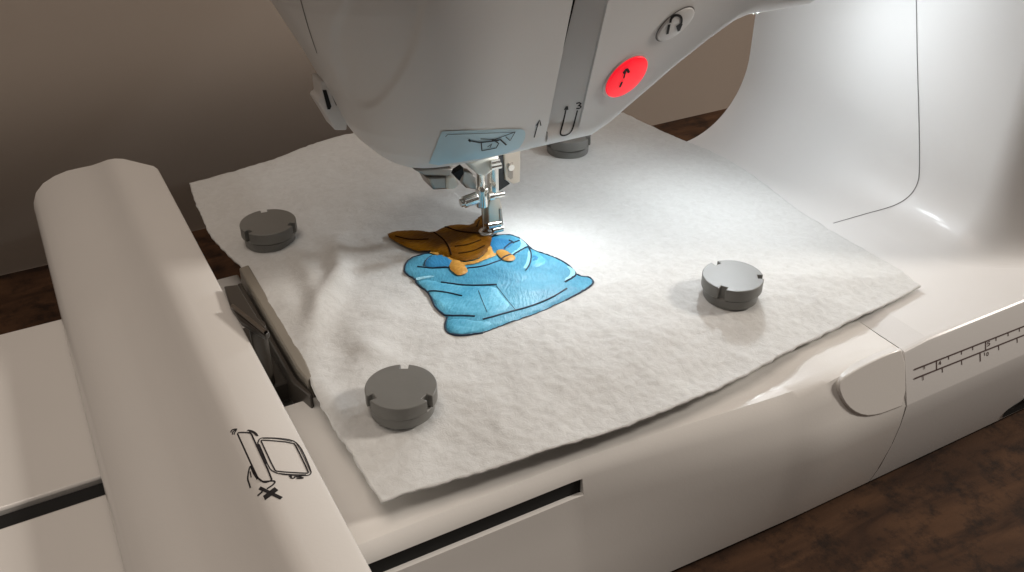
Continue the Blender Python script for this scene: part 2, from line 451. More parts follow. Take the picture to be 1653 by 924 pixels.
# pale blue patch behind the threader drawing
def plate(T, name, M, parent, outline, hgt, bevel=.0003, sm=2, dome=0):
    P = [hit(T, p.x, p.y) for p in smooth_line(outline, sm, True)]
    P = [q for q in P if q]
    n = sum((q[1] for q in P), Vector()).normalized(); c = sum((q[0] for q in P), Vector())/len(P)
    pts = [q[0] for q in P]; k = len(pts)
    V, F = [], []
    rings = [(1.0, -.0008), (1.0, hgt*.7), (.97, hgt*.9), (.92, hgt), (.6, hgt+dome*.6), (.3, hgt+dome*.92)]
    for s_, hh in rings:
        V += [c+(p-c)*s_+n*hh for p in pts]
    V.append(c+n*(hgt+dome)); q = len(V)-1
    for r in range(len(rings)-1):
        F += [(r*k+i, r*k+(i+1) % k, (r+1)*k+(i+1) % k, (r+1)*k+i) for i in range(k)]
    r = len(rings)-1; F += [(r*k+i, r*k+(i+1) % k, q) for i in range(k)]
    return obj(name, V, F, M, parent, ang=50), pts, n
def conform(T, name, M, parent, outline, lift=.00045, step=7):
    P = smooth_line(outline, 1, True); xs_ = [p.x for p in P]; ys_ = [p.y for p in P]
    pts = [p.copy() for p in P]
    x = min(xs_)
    while x < max(xs_):
        y = min(ys_)
        while y < max(ys_):
            q = Vector((x, y))
            if sdist(q, P) < -step*.5: pts.append(q)
            y += step
        x += step
    n = len(P)
    vv, _, ff, *_ = delaunay_2d_cdt(pts, [], [list(range(n))], 1, 1e-5)
    V = []; ok = []
    for p in vv:
        h = hit(T, p.x, p.y); ok.append(h is not None and h[0].z > .1); V.append(h[0]+h[1]*lift if h else Vector((0, 0, 0)))
    ff = [tuple(f) for f in ff if all(ok[i] for i in f)]
    use = sorted({i for f in ff for i in f}); ix = {i: k for k, i in enumerate(use)}
    return obj(name, [V[i] for i in use], [tuple(ix[i] for i in f) for f in ff], M, parent, ang=60)
lab = conform(TH, 'threader_patch', PALEBLUE, machine, [(712, 212), (720, 211), (838, 207), (848, 211), (846, 226), (834, 243), (760, 258), (690, 268), (699, 247), (707, 226)])
def z5(x, y): return (x/4.2+640, y/4.2+180)
TL = [([z5(485, 190), z5(560, 205), z5(690, 190)], .0008), ([z5(565, 180), z5(660, 184), z5(800, 132)], .0005), ([z5(640, 190), z5(700, 186), z5(740, 222)], .0008),
      ([z5(570, 205), z5(575, 260), z5(670, 242), z5(688, 210), z5(655, 190)], .0006), ([z5(612, 235), z5(642, 212), z5(628, 240)], .0005),
      ([z5(735, 165), z5(765, 192), z5(800, 132)], .0004), ([z5(330, 165), z5(345, 150), z5(790, 135)], .0003), ([z5(485, 184), z5(500, 198)], .0012)]
ink_on(TH, TL, lift=.0008).obj('threader_drawing', INK, lab)
# start/stop button, red, with needle sign
def ell(cx, cy, ax, ay, bx, by, n=28):
    return [(cx+ax*math.cos(2*math.pi*i/n)+bx*math.sin(2*math.pi*i/n), cy+ay*math.cos(2*math.pi*i/n)+by*math.sin(2*math.pi*i/n)) for i in range(n)]
ring, _, _ = plate(TH, 'button_rim', PL, machine, ell(1010, 122.5, 35.5, -15, 9.5, -32.5), .0006)
btn, _, bn = plate(TH, 'start_stop_button', RED, machine, ell(1010, 122.5, 32.5, -13.5, 8.5, -30), .0016, dome=.0006)
TBt = bvh(btn)
ink_on(TBt, [([z6(528, 466), z6(541, 435)], .0014), ([z6(549, 418), z6(562, 372)], .0010), ([z6(546, 392), z6(566, 366)], .0016), ([z6(578, 388), z6(566, 366)], .0016)], lift=.0002).obj('needle_sign', INK, btn)
ring2, _, _ = plate(TH, 'reverse_button_rim', SEAM, machine, ell(1089.5, 38.5, 29.5, -14, 11.5, -25), .0003)
btn2, _, _ = plate(TH, 'reverse_button', PL, machine, ell(1089.5, 38.5, 28, -13, 10.8, -23.5), .0012, dome=.0004)
TB2 = bvh(btn2)
ink_on(TB2, [([z6(782, 182), z6(792, 130)], .0016), (smooth_line([z6(797, 122), z6(802, 98), z6(825, 80), z6(850, 84), z6(860, 105), z6(852, 140)], 2), .0014),
             ([z6(834, 135), z6(843, 165)], .0015), ([z6(858, 128), z6(843, 165)], .0015), ([z6(848, 125), z6(846, 158)], .0016)], lift=.0002).obj('reverse_sign', INK, btn2)
# thread cutter at the left of the head
Y = .386
mb = MB()
out = [(517, 132), (528, 130), (541, 150), (561, 196), (560, 211), (541, 211), (530, 192), (513, 165), (515, 160), (520, 158)]
mb.prism([aty(a, b, Y) for a, b in out], (0, 1, 0), .012)
cut = mb.obj('thread_cutter', PL, machine, bevel=.0008)
mb = MB()
mb.prism([aty(a, b, Y-.0004) for a, b in [(521, 146), (527, 146), (535, 172), (533, 177), (529, 177)]], (0, 1, 0), .001)
mb.prism([aty(a, b, Y-.0004) for a, b in [(534, 151), (536, 151), (544, 168), (543, 171)]], (0, 1, 0), .001)
mb.obj('cutter_slot', BLK, cut, smooth=False)

# --- needle area
YN = .382
def nb(x, y, Y=YN): return aty(x, y, Y)
# threader bracket (left)
mb = MB(); mb.prism([nb(*p, .372) for p in [(668, 274), (732, 273), (726, 285), (686, 284)]], (0, 1, 0), .016); mb.obj('threader_bracket', STEELD, machine, bevel=.0006)
mb = MB(); mb.prism([nb(*p, .374) for p in [(688, 286), (733, 284), (741, 300), (733, 306), (700, 308)]], (0, 1, 0), .012); mb.obj('threader_block', STEELD, machine, bevel=.0012)
mb = MB(); mb.prism([nb(*p, .3725) for p in [(722, 287), (734, 284), (742, 299), (734, 306), (722, 307)]], (0, 1, 0), .004); mb.obj('threader_end', CREAM, machine, bevel=.001)
mb = MB(); mb.prism([nb(*p, .376) for p in [(731, 281), (748, 270), (749, 280), (742, 293)]], (0, 1, 0), .004); mb.obj('threader_hook', BLK, machine, bevel=.0003)
mb = MB(); mb.prism([nb(*p, .379) for p in [(748, 276), (760, 278), (769, 286), (771, 307), (752, 304), (746, 294)]], (0, 1, 0), .005); mb.obj('threader_arm', STEELD, machine, bevel=.0006)
# presser bar and needle bar holders
mb = MB(); mb.prism([nb(*p, .372) for p in [(752, 262), (806, 250), (806, 268), (792, 280), (784, 286), (774, 284), (766, 276)]], (0, 1, 0), .014); mb.obj('bar_holder', CREAM, machine, bevel=.0015)
a = nb(777, 333); mb = MB(); mb.cyl(a, a+Vector((0, 0, .045)), .0021); mb.obj('needle_bar', STEEL, machine)
a = nb(777, 331); mb = MB(); mb.cyl(a-Vector((0, .001, .0)), a+Vector((0, -.001, .0105)), .0034, 24); mb.obj('needle_clamp', STEEL, machine, bevel=.0004)
a = nb(781, 378); b = nb(778, 330); mb = MB(); mb.cyl(a, b, .0004, 8, .0006); mb.obj('needle', STEEL, machine)
mb = MB(); mb.tube([nb(781.5, 268, .374), nb(782, 300, .374), nb(781, 330, .377), nb(780, 352, .380), nb(781, 372, .3815)], .00025, 6); mb.obj('thread', CREAM, machine)
mb = MB(); a, b = nb(770, 319, .374), nb(748, 327, .374); mb.cyl(a, b, .0031, 28, knurl=.07); mb.cyl(b, b+(b-a).normalized()*.0016, .0021, 20); k = mb.obj('clamp_screw', STEEL, machine, bevel=.0003)
mb = MB(); a, b = nb(790, 306, .376), nb(789, 309, .374); mb.cyl(nb(779, 307, .376), nb(779, 307, .374), .0012, 12); mb.obj('clamp_pin', STEEL, machine)
mb = MB(); a, b = nb(788, 318.5, .375), nb(814, 313.5, .375); mb.cyl(a, b, .0015, 18); mb.cyl(a, a+(b-a).normalized()*.003, .0022, 18); mb.obj('foot_screw', STEEL, machine, bevel=.0003)
a = nb(797, 345, .384); mb = MB(); mb.cyl(a-Vector((0, 0, .004)), a+Vector((0, 0, .045)), .0032); mb.obj('presser_bar', STEEL, machine)
mb = MB(); mb.prism([nb(*p, .378) for p in [(790, 322), (806, 318), (811, 333), (811, 364), (788, 368), (787, 336)]], (0, 1, 0), .006); mb.obj('foot_shank', TAN, machine, bevel=.0009)
mb = MB(); mb.prism([nb(*p, .3775) for p in [(806, 338), (810, 336), (813, 363), (808, 366)]], (0, 1, 0), .007); mb.obj('shank_spring', STEELD, machine, bevel=.0003)
c = nb(788, 374, .381); mb = MB(); mb.torus(c, .0036, .0011, sx=1.15); 
fr = mb.obj('foot_ring', STEEL, machine)
mb = MB(); a, b = nb(786, 365, .378), nb(808, 361, .378); mb.cyl(a, b, .0019, 16); a, b = nb(795, 372.5, .377), nb(812, 369, .377); mb.cyl(a, b, .0016, 16); mb.obj('foot_clamp', STEEL, machine, bevel=.0004)
# plate on the right with a slotted screw
mb = MB(); mb.prism([nb(*p, .381) for p in [(813, 244), (841, 238), (840, 294), (830, 298), (815, 291)]], (0, 1, 0), .003); pl = mb.obj('guide_plate', TAN, machine, bevel=.0006)
mb = MB(); mb.prism([nb(*p, .3807) for p in [(821, 264), (828, 262), (828, 288), (824, 290), (820, 286)]], (0, 1, 0), .0004); mb.obj('plate_slot', STEELD, pl, smooth=False)
mb = MB(); a = nb(824, 270, .3808); mb.cyl(a, a-Vector((0, .0012, 0)), .0017, 16); mb.obj('plate_screw', STEEL, pl)
mb = MB(); mb.prism([nb(*p, .3815) for p in [(806, 246), (815, 244), (815, 290), (824, 297), (806, 309), (797, 309), (799, 292)]], (0, 1, 0), .006); mb.obj('lever_bracket', BLK, machine, bevel=.0004)
mb = MB(); a, b = nb(792, 270, .370), nb(808, 267, .370); mb.cyl(a, b, .0016, 16); a, b = nb(792, 263, .371), nb(806, 260, .371); mb.cyl(a, b, .0012, 16); mb.obj('holder_pin', STEEL, machine)
# lamp lenses under arm and head
mb = MB(); mb.box((.2185, .3630, .1500), (.2265, .3710, .1520)); mb.obj('lamp_lens', LEDM, machine, smooth=False)
mb = MB(); mb.box((.326, .357, .2008), (.357, .3635, .2028)); mb.obj('lamp_lens', LEDM, machine, smooth=False)
mb = MB(); mb.box((.360, .343, .2083), (.372, .353, .2100)); mb.obj('lamp_lens', LEDM, machine, smooth=False)  # lens made up to go with the added lamp

# ================================================================== EMBROIDERY UNIT
unit = thing('embroidery_unit', 'cream embroidery unit with its long arm, slid onto the left of the machine', 'embroidery unit', (.02, .33, 0))
sl_hi, sl_lo = .3205, .3105
mb = MB(); mb.box((-.30, sl_hi, .002), (.0770, .4482, .07)); mb.obj('rear_deck', PLU, unit, bevel=.0012)
mb = MB(); mb.box((-.30, .2170, .002), (.0195, sl_lo, .0695)); mb.obj('front_deck', PLU, unit, bevel=.0012)
mb = MB(); mb.box((-.299, sl_lo-.0003, .004), (.118, sl_hi-.0006, .0672)); mb.obj('track_slot_shade', BLK, unit, smooth=False)  # black fill in the carriage slot, standing for its deep shade
# front body
PL_ = [(.3095, .055), (.3095, .0845), (.308, .0855), (.256, .0825), (.247, .0785), (.2395, .0768), (.2345, .0780), (.2300, .0783), (.2272, .0755), (.2261, .0713), (.2245, .0637), (.2237, .057), (.2222, .045), (.2192, .03), (.2172, .012), (.2166, .0035), (.2180, .0028), (.222, .0028)]
PR_ = [(.3095, .055), (.3095, .0845), (.308, .0855), (.250, .0835), (.238, .0815), (.2285, .0801), (.2225, .0805), (.2180, .0803), (.2147, .0772), (.2112, .0715), (.2084, .0637), (.2064, .0575), (.2063, .046), (.2077, .032), (.2112, .0135), (.2139, .0035), (.2153, .0028), (.220, .0028)]
PT_ = [(.3095, .055), (.3095, .0845), (.308, .0855), (.250, .0838), (.238, .0834), (.229, .0831), (.2220, .0831), (.2180, .0831), (.2158, .0824), (.2120, .0730), (.2088, .0637), (.2061, .0575), (.2062, .046), (.2077, .032), (.2112, .0135), (.2139, .0035), (.2153, .0028), (.220, .0028)]
XE = aty(940, 790, .2255).x
xs = sorted([.0200+(XS-.0202)*i/90 for i in range(91)]+[XE])
def fb(x):
    ramp = lambda w: min(1, max(0, (smoothstep(-.25, 1.15, (x-.152)/w)-smoothstep(-.25, 1.15, 0))/(1-smoothstep(-.25, 1.15, 0)))) if x > .152 else 0
    hi, lo = ramp(.132), ramp(.124)
    sw = [hi]*8+[hi*.7+lo*.3, hi*.3+lo*.7]+[lo]*8
    t_ = smoothstep(.250, .284, x)
    P = [Vector((x, a[0]+(b[0]-a[0])*k_, a[1]+(b[1]-a[1])*k_)) for a, b, k_ in zip(PL_, PR_, sw)]
    return [p.lerp(Vector((x, c[0], c[1])), t_) for p, c in zip(P, PT_)]
cols = [fb(x) for x in xs]; nr = len(PL_); mb = MB()
V = [p for c in cols for p in c]; F = []
for i in range(len(cols)-1):
    for j in range(nr-1):
        if j == 9 and xs[i+1] <= XE+1e-6: continue
        F.append((i*nr+j, i*nr+j+1, (i+1)*nr+j+1, (i+1)*nr+j))
mb.add(V, F)
ie = xs.index(XE)
# sides of the recess: lower lip, end wall, top
for j, dp in ((10, .0022), (9, .012)):
    mb.grid([[cols[i][j], cols[i][j]+Vector((0, dp, 0))] for i in range(ie+1)])
e9, e10 = cols[ie][9], cols[ie][10]
mb.add([e9, e10, e10+Vector((0, .012, 0)), e9+Vector((0, .012, 0))], [(0, 1, 2, 3)])
mb.add([cols[0][i] for i in range(nr)]+[Vector((.02, .3, .0028))], [tuple(range(nr+1))])
front = mb.obj('front_body', PLU, unit, ang=38)
mb = MB(); mb.box((.0205, .2268, .058), (XE-.0003, .245, .0705)); mb.obj('slot_interior', BLK, unit, smooth=False)
# rounded tab at the right end of the front
fp, fn = Vector((.3, .2139, .0834)), Vector((0, -.0252, .0079-.0158)).normalized()
fn = Vector((0, -(.0834-.0582), -(.2139-.206)+.0158)).normalized()
d = Vector((0, .206-.2139, .0582-.0834)).normalized(); fn = Vector((1, 0, 0)).cross(d).normalized()
if fn.y > 0: fn = -fn
out = [(1353, 626), (1358, 612), (1378, 599), (1402, 586), (1432, 572), (1463, 561.5), (1463, 654), (1440, 663), (1418, 671), (1395, 673), (1375, 664), (1361, 648)]
pts = [atp(p.x, p.y, fp, fn) for p in smooth_line(out, 1, True)]
pts = [Vector((min(p.x, XS), p.y, p.z)) for p in pts]
mb = MB(); mb.prism(pts, -fn, .005); mb.obj('front_tab', PLU, unit, bevel=.0007, seg=3)
# long arm (carriage)
prof = [(-.0112, .0712), (-.0113, .084), (-.0106, .0865), (-.008, .0892), (-.003, .0925), (.004, .0960), (.011, .0992), (.018, .1022), (.024, .1058), (.029, .1098), (.0325, .1127), (.036, .1144), (.040, .1150), (.0528, .1150), (.0542, .1145), (.0547, .1132), (.0547, .0712)]
END = [(-.0113, .552), (-.0085, .561), (-.002, .5655), (.008, .563), (.019, .553), (.034, .5305), (.05, .5135), (.0547, .5015)]
def carriage_row(t):
    P = []
    for x, z in prof:
        ye = interp(x, END); y0 = .13
        yy = y0+(ye-y0)*min(t, 1)
        zz_ = z
        if t > 1: zz_ = .0712+(z-.0712)*(1-(t-1))*.98; yy = ye+.002*math.sin((t-1)*math.pi/2)
        P.append(Vector((x, yy, zz_)))
    return P
ts = [i/40 for i in range(40)]+[.985, .992, .997, 1.0, 1.02, 1.08, 1.3, 1.7, 2.0]
mb = MB(); rows = [carriage_row(t) for t in ts]; mb.grid(rows)
mb.F.append(tuple(range(len(prof))))
arm = mb.obj('arm', PLU, unit, ang=30)
TA = bvh(arm)
# warning drawing on the arm
def zi(x, y): return (x/5.775+340, y/5.775+670)
IC = []
def st(pts, w, n=2, close=False): IC.append((smooth_line([zi(*p) for p in pts], n, close), w))
st([(252, 178), (262, 165), (365, 167), (385, 185), (400, 225), (575, 600), (560, 618), (520, 622), (480, 622), (455, 605), (430, 570), (252, 178)], .0007, 1)
st([(440, 265), (455, 225), (490, 214), (650, 220), (760, 237), (810, 270), (860, 340), (940, 530), (930, 560), (890, 570), (760, 565), (650, 555), (580, 530), (545, 495), (440, 265)], .0005, 1)
st([(470, 245), (480, 235), (770, 260), (800, 300), (915, 540), (905, 548), (620, 530), (595, 515), (470, 245)], .0006, 1)
st([(490, 222), (620, 222), (760, 250)], .0003); st([(610, 545), (760, 560), (890, 560)], .0004); st([(800, 270), (850, 350), (930, 530)], .0003)
st([(440, 275), (520, 460)], .0006); st([(455, 275), (535, 465)], .0003)
st([(190, 165), (195, 145), (220, 135), (248, 135)], .0006); st([(205, 185), (208, 160), (225, 148), (245, 145)], .0006); st([(222, 185), (222, 168), (238, 155)], .0005)
st([(345, 145), (385, 150), (420, 170), (440, 200)], .0007); st([(360, 158), (395, 165), (430, 198)], .0005)
st([(385, 478), (368, 482), (355, 530), (345, 600), (360, 640), (372, 682)], .0007); st([(385, 478), (395, 520), (440, 590), (490, 628), (520, 632), (560, 615), (605, 620), (590, 650), (525, 692)], .0007)
st([(370, 530), (380, 585)], .0005); st([(485, 715), (438, 757)], .0008); st([(378, 480), (400, 540), (440, 600)], .0009)
st([(730, 575), (760, 575), (740, 590), (780, 595), (785, 575)], .0006); st([(790, 578), (830, 582), (880, 592), (800, 596)], .0006); st([(820, 572), (850, 575)], .0005)
IC.append(([zi(458, 682), zi(662, 780)], .0014)); IC.append(([zi(500, 778), zi(615, 690)], .0026))
ink_on(TA, IC).obj('warning_drawing', INK, arm)

# ================================================================== HOOP
hoop = thing('embroidery_hoop', 'grey embroidery hoop clipped to the unit arm under the edge of the fabric', 'embroidery hoop', (.19, .37, .08))
mb = MB()
rows = []
def rrect(x0, x1, y0, y1, r, n=8):
    P = []
    for cx_, cy_, a0 in ((x1-r, y1-r, 0), (x0+r, y1-r, 90), (x0+r, y0+r, 180), (x1-r, y0+r, 270)):
        for i in range(n+1):
            a = R(a0+90*i/n); P.append((cx_+r*math.cos(a), cy_+r*math.sin(a)))
    return P
o1, i1 = rrect(.0772, .305, .284, .472, .03), rrect(.0862, .296, .293, .463, .022)
mb.grid([[(x, y, .0855) for x, y in o1], [(x, y, .0930) for x, y in o1], [(x, y, .0930) for x, y in i1], [(x, y, .0855) for x, y in i1], [(x, y, .0855) for x, y in o1]], True)
mb.obj('frame', HOOP, hoop, bevel=.0008)
mb = MB(); mb.prism([(.0712, .410, .0785), (.0763, .411, .0785), (.0763, .322, .0785), (.0752, .309, .0785), (.0724, .308, .0785), (.0712, .318, .0785)][::-1], (0, 0, 1), .0172); mb.obj('clip_bar', HOOP, hoop, bevel=.0008)
mb = MB(); mb.prism([(.0678, .402, .0765), (.0699, .402, .0765), (.0699, .316, .0765), (.0728, .303, .0765), (.0712, .302, .0765), (.0678, .314, .0765)], (0, 0, 1), .0155); mb.obj('clip_plate', HOOPD, hoop, bevel=.0006)
mb = MB(); mb.prism([atz(*p, .1175) for p in [(361, 462), (384, 459), (414, 510), (435, 535), (428, 541), (388, 517), (371, 492)]], (0, 0, -1), .003); mb.obj('release_lever', HOOPD, hoop, bevel=.0006)
mb = MB(); a, b = atz(375, 494, .1183), atz(429, 537, .1183); mb.tube([a, a.lerp(b, .5), b], .0009); mb.obj('lever_edge', STEELD, hoop)
mb = MB(); a = atz(400, 512, .120); mb.cyl((a.x+.003, a.y, .0780), (a.x+.003, a.y, .1150), .0035, 16); mb.obj('lever_pivot', HOOPD, hoop)
mb = MB(); mb.box((.0552, .325, .0745), (.0686, .375, .0845)); mb.obj('mount_block', HOOPD, hoop, bevel=.001)

# ================================================================== FABRIC
def curve(px, z):
    return [atz(p.x, p.y, z) for p in smooth_line(px, 2)]
def cres(P, n):
    L = [0]
    for a, b in zip(P, P[1:]): L.append(L[-1]+(b-a).length)
    out = []; j = 0
    for i in range(n):
        t = L[-1]*i/(n-1)
        while j < len(P)-2 and L[j+1] < t: j += 1
        out.append(P[j].lerp(P[j+1], (t-L[j])/max(1e-9, L[j+1]-L[j])))
    return out
NU, NV = 300, 300
ZC, ZE = .0950, dict(b=.0960, r=.0895, f=.0885, l=.0945)
bb = curve([(306, 298), (380, 281), (450, 261), (500, 240), (560, 222), (700, 208), (850, 196), (960, 186), (1006, 184)], ZE['b'])
rrt = curve([(1006, 184), (1060, 208), (1100, 226), (1142, 241), (1190, 265), (1237, 299), (1283, 336), (1340, 372), (1400, 405), (1450, 433), (1486, 458)], ZE['r'])
ff = curve([(613, 792), (750, 751), (830, 731), (900, 708), (1030, 668), (1100, 642), (1150, 620), (1220, 588), (1280, 557), (1380, 512), (1440, 486), (1486, 461)], ZE['f'])
lf = curve([(306, 298), (318, 335), (340, 382), (372, 415), (402, 440), (440, 513), (470, 560), (496, 602), (510, 645), (535, 690), (560, 716), (590, 760), (613, 792)], ZE['l'])
bb, ff = cres(bb, NU), cres(ff, NU); lf, rrt = cres(lf, NV), cres(rrt, NV)
ridges = [([(430, 440), (470, 500), (515, 590)], .0018, .006), ([(545, 385), (548, 440), (520, 500), (505, 545)], .0036, .0045), ([(470, 395), (500, 450), (510, 520)], .0022, .004),
          ([(560, 520), (580, 560), (640, 585)], .0014, .005), ([(505, 600), (540, 660), (560, 700)], .0016, .004), ([(700, 330), (760, 300)], .0008, .006), ([(620, 500), (590, 600), (560, 640)], .0012, .006), ([(730, 560), (690, 600), (640, 760)], .0008, .007)]
ridges = [([atz(*p, ZC) for p in pl_], a, w) for pl_, a, w in ridges]
def rd(x, y, P):
    d = 1e9; q = Vector((x, y)); k = 0
    for i in range(len(P)-1):
        a, b = P[i].xy, P[i+1].xy; ab = b-a; t = max(0, min(1, (q-a).dot(ab)/ab.length_squared)); e = (q-a-ab*t).length
        if e < d: d = e; k = (i+t)/(len(P)-1)
    return d, k
V = []
for j in range(NV):
    v = j/(NV-1)                       # 0 back .. 1 front
    for i in range(NU):
        u = i/(NU-1)
        p = bb[i]*(1-v)+ff[i]*v+lf[j]*(1-u)+rrt[j]*u-(bb[0]*(1-u)*(1-v)+bb[-1]*u*(1-v)+ff[0]*(1-u)*v+ff[-1]*u*v)
        jit = 1.0
        if i in (0, NU-1) or j in (0, NV-1):
            p = p+Vector((noise.noise(p*260), noise.noise(p*260+Vector((9, 9, 9))), 0))*.0007
        x, y = p.x, p.y
        z = ZC+min((ZE[e]-ZC)*math.exp(-(dd/w)**2) for dd, e, w in ((1-v, 'f', .11), (u, 'l', .07), (1-u, 'r', .16)))
        z += (ZE['b']-ZC)*math.exp(-(v/.1)**2)
        z += (noise.noise(Vector((x*22, 5.3, 0)))*.0016+noise.noise(Vector((x*60, 1.3, 0)))*.0003)*math.exp(-((1-v)/.07)**2)
        q = Vector((x, y, 0))
        edge = smoothstep(0, .03, min(u, v, 1-u, 1-v))
        amp = .35+.65*smoothstep(.38, .26, y)
        z += (noise.noise(q*32)*.0010+noise.noise(q*95+Vector((3, 1, 0)))*.00045)*(.4+.6*edge)
        z += (noise.noise(q*240)*.00026+noise.noise(q*520)*.00020)*amp
        if x < .2:
            for P, a, w in ridges:
                dd, k = rd(x, y, P)
                w *= 1.35
                if dd < w*3: z += 1.4*a*math.exp(-(dd/w)**2)*math.sin(math.pi*(.06+.88*k))**.8
        V.append((x, y, z))
F = [(j*NU+i, j*NU+i+1, (j+1)*NU+i+1, (j+1)*NU+i) for j in range(NV-1) for i in range(NU-1)]
fab = obj('embroidered_fabric', V, F, FAB, None)
if fab.data.polygons[0].normal.z < 0: fab.data.flip_normals()
so = fab.modifiers.new('thickness', 'SOLIDIFY'); so.thickness = .0010; so.offset = -1
fab['label'] = 'square of fluffy white fabric with a blue and brown design stitched in its middle'
fab['category'] = 'fabric'
TC = bvh(fab)
def ground(x, y):
    l = TC.ray_cast(Vector((x, y, .2)), Vector((0, 0, -1)))[0]
    return l.z if l else ZC
# --- the stitched design
def ze(x, y): return (x/3.555+560, y/3.555+320)
def onfab(px): 
    h = hit(TC, *px); return h[0]
def patch(name, M, px, lift, sm=1, step=.0016, fuzz=0):
    W_ = [onfab(p) for p in [tuple(q) for q in smooth_line([ze(*p) for p in px], sm, True)]]
    P = [Vector((p.x, p.y)) for p in W_]
    P = [Vector((q.x, q.y)) for q in resample(P+[P[0]], .0009)[:-1]]
    P = [q+Vector((random.uniform(-1, 1), random.uniform(-1, 1)))*.00018 for q in P]
    pts = [q.copy() for q in P]
    x = min(q.x for q in P)
    while x < max(q.x for q in P):
        y = min(q.y for q in P)
        while y < max(q.y for q in P):
            q = Vector((x, y))
            if sdist(q, P) < -step*.55: pts.append(q)
            y += step
        x += step
    vv, _, fc, *_ = delaunay_2d_cdt(pts, [], [list(range(len(P)))], 1, 1e-7)
    V = [(q.x, q.y, ground(q.x, q.y)+lift+.00055*smoothstep(0, -.0012, sdist(Vector(q), P))) for q in vv]
    return obj(name, V, [tuple(f) for f in fc], M, fab, ang=70)
patch('blue_stitching', BLUE, [(330, 420), (345, 360), (400, 335), (480, 318), (560, 330), (700, 300), (830, 225), (900, 210), (980, 225), (1035, 270), (1060, 300), (1200, 345), (1290, 400), (1325, 450), (1395, 458), (1420, 485), (1395, 515), (1250, 590), (1100, 660), (900, 730), (780, 775), (650, 797), (590, 785), (562, 745), (575, 690), (530, 660), (500, 620), (470, 550), (420, 510), (385, 462), (340, 440)], .0003)
BLUEM = thread_mat('mid_blue_thread', (.05, .31, .50), (.20, .60, .80), .9)
patch('mid_blue_stitching', BLUEM, [(395, 485), (470, 478), (540, 492), (690, 515), (850, 512), (885, 560), (950, 645), (800, 690), (740, 684), (590, 678), (530, 640), (480, 556)], .0008)
patch('mid_blue_stitching', BLUEM, [(1060, 305), (1120, 335), (1150, 380), (1090, 410), (1050, 400), (1062, 345)], .0008)
patch('mid_blue_stitching', BLUEM, [(585, 700), (700, 705), (760, 718), (860, 715), (780, 765), (650, 788), (592, 775), (572, 745)], .0008)
patch('deep_blue_stitching', BLUED, [(440, 402), (455, 360), (490, 338), (560, 335), (640, 380), (600, 408), (520, 412)], .0011)
patch('deep_blue_stitching', BLUED, [(815, 250), (840, 235), (900, 240), (965, 255), (940, 290), (895, 312), (830, 312)], .0011)
patch('deep_blue_stitching', BLUED, [(1062, 345), (1085, 330), (1110, 360), (1075, 385)], .0011)
patch('pale_blue_stitching', BLUEL, [(985, 232), (1034, 276), (1020, 305), (960, 338), (935, 335), (1005, 285)], .0011)
patch('pale_blue_stitching', BLUEL, [(1040, 300), (1058, 330), (1050, 385), (1030, 415), (1010, 415), (1036, 370)], .0011)
patch('pale_blue_stitching', BLUEL, [(1255, 395), (1290, 408), (1318, 445), (1260, 495), (1245, 480), (1290, 440)], .0011)
patch('pale_blue_stitching', BLUEL, [(380, 470), (470, 455), (520, 458), (450, 472), (400, 485)], .0011)
patch('orange_stitching', ORNG, [(470, 312), (540, 325), (610, 355), (660, 385), (740, 372), (790, 340), (800, 280), (832, 285), (836, 325), (860, 330), (850, 345), (800, 362), (740, 390), (660, 398), (600, 380), (540, 345), (470, 325)], .0013)
patch('orange_stitching', ORNG, [(588, 385), (610, 368), (650, 372), (690, 418), (696, 442), (645, 462), (605, 440), (588, 410)], .0015)
patch('orange_stitching', ORNG, [(848, 318), (895, 306), (945, 335), (972, 362), (940, 380), (890, 368)], .0015)
patch('brown_stitching', BROWN, [(222, 228), (270, 205), (400, 198), (495, 215), (555, 182), (620, 165), (720, 172), (745, 135), (780, 108), (805, 115), (800, 200), (835, 230), (825, 285), (800, 335), (740, 368), (660, 380), (600, 362), (540, 338), (470, 315), (400, 322), (300, 280)], .0017)
OL = [([(330, 420), (338, 370), (400, 335), (480, 320)], .0010), ([(330, 420), (340, 440), (385, 462), (405, 500), (470, 545), (500, 620), (535, 660), (575, 685), (660, 684), (735, 688)], .0010),
      ([(575, 690), (560, 740), (580, 780), (650, 796), (780, 775)], .0010), ([(780, 775), (900, 730), (1100, 660), (1250, 590)], .0005), ([(1250, 590), (1390, 518), (1420, 485), (1395, 458), (1330, 450), (1322, 440)], .0010),
      ([(830, 222), (900, 210), (980, 224), (1040, 272), (1060, 300), (1200, 345), (1290, 400), (1322, 445), (1290, 470), (1250, 492)], .0009), ([(1262, 528), (1180, 580), (1060, 630), (960, 656), (780, 706)], .0009),
      ([(540, 492), (600, 500), (690, 512), (860, 506)], .0009), ([(470, 545), (560, 552), (662, 576)], .0008), ([(860, 515), (910, 580), (965, 648)], .00022), ([(755, 545), (780, 610), (805, 670)], .00025),
      ([(405, 402), (480, 412), (590, 408)], .0008), ([(445, 400), (455, 360), (490, 340)], .0006), ([(690, 412), (780, 402), (870, 370), (960, 335), (1040, 285)], .0008), ([(1042, 285), (1060, 330), (1050, 390), (1025, 425)], .0008), ([(900, 305), (940, 270), (990, 252)], .0008), ([(930, 258), (960, 268)], .0009)]
PTS = [bvh(o) for o in fab.children]
def onpatch(p):
    z = ground(p.x, p.y)
    for T in PTS:
        l = T.ray_cast(Vector((p.x, p.y, .2)), Vector((0, 0, -1)))[0]
        if l: z = max(z, l.z)
    return Vector((p.x, p.y, z+.0001))
mb = MB()
for pts, w in OL:
    L = [onfab(p) for p in smooth_line([ze(*p) for p in pts], 2)]
    mb.tube([onpatch(p) for p in resample(L, .0012)], w*.5, 6)
mb.obj('outline_stitching', OUTL, fab)
mb = MB()
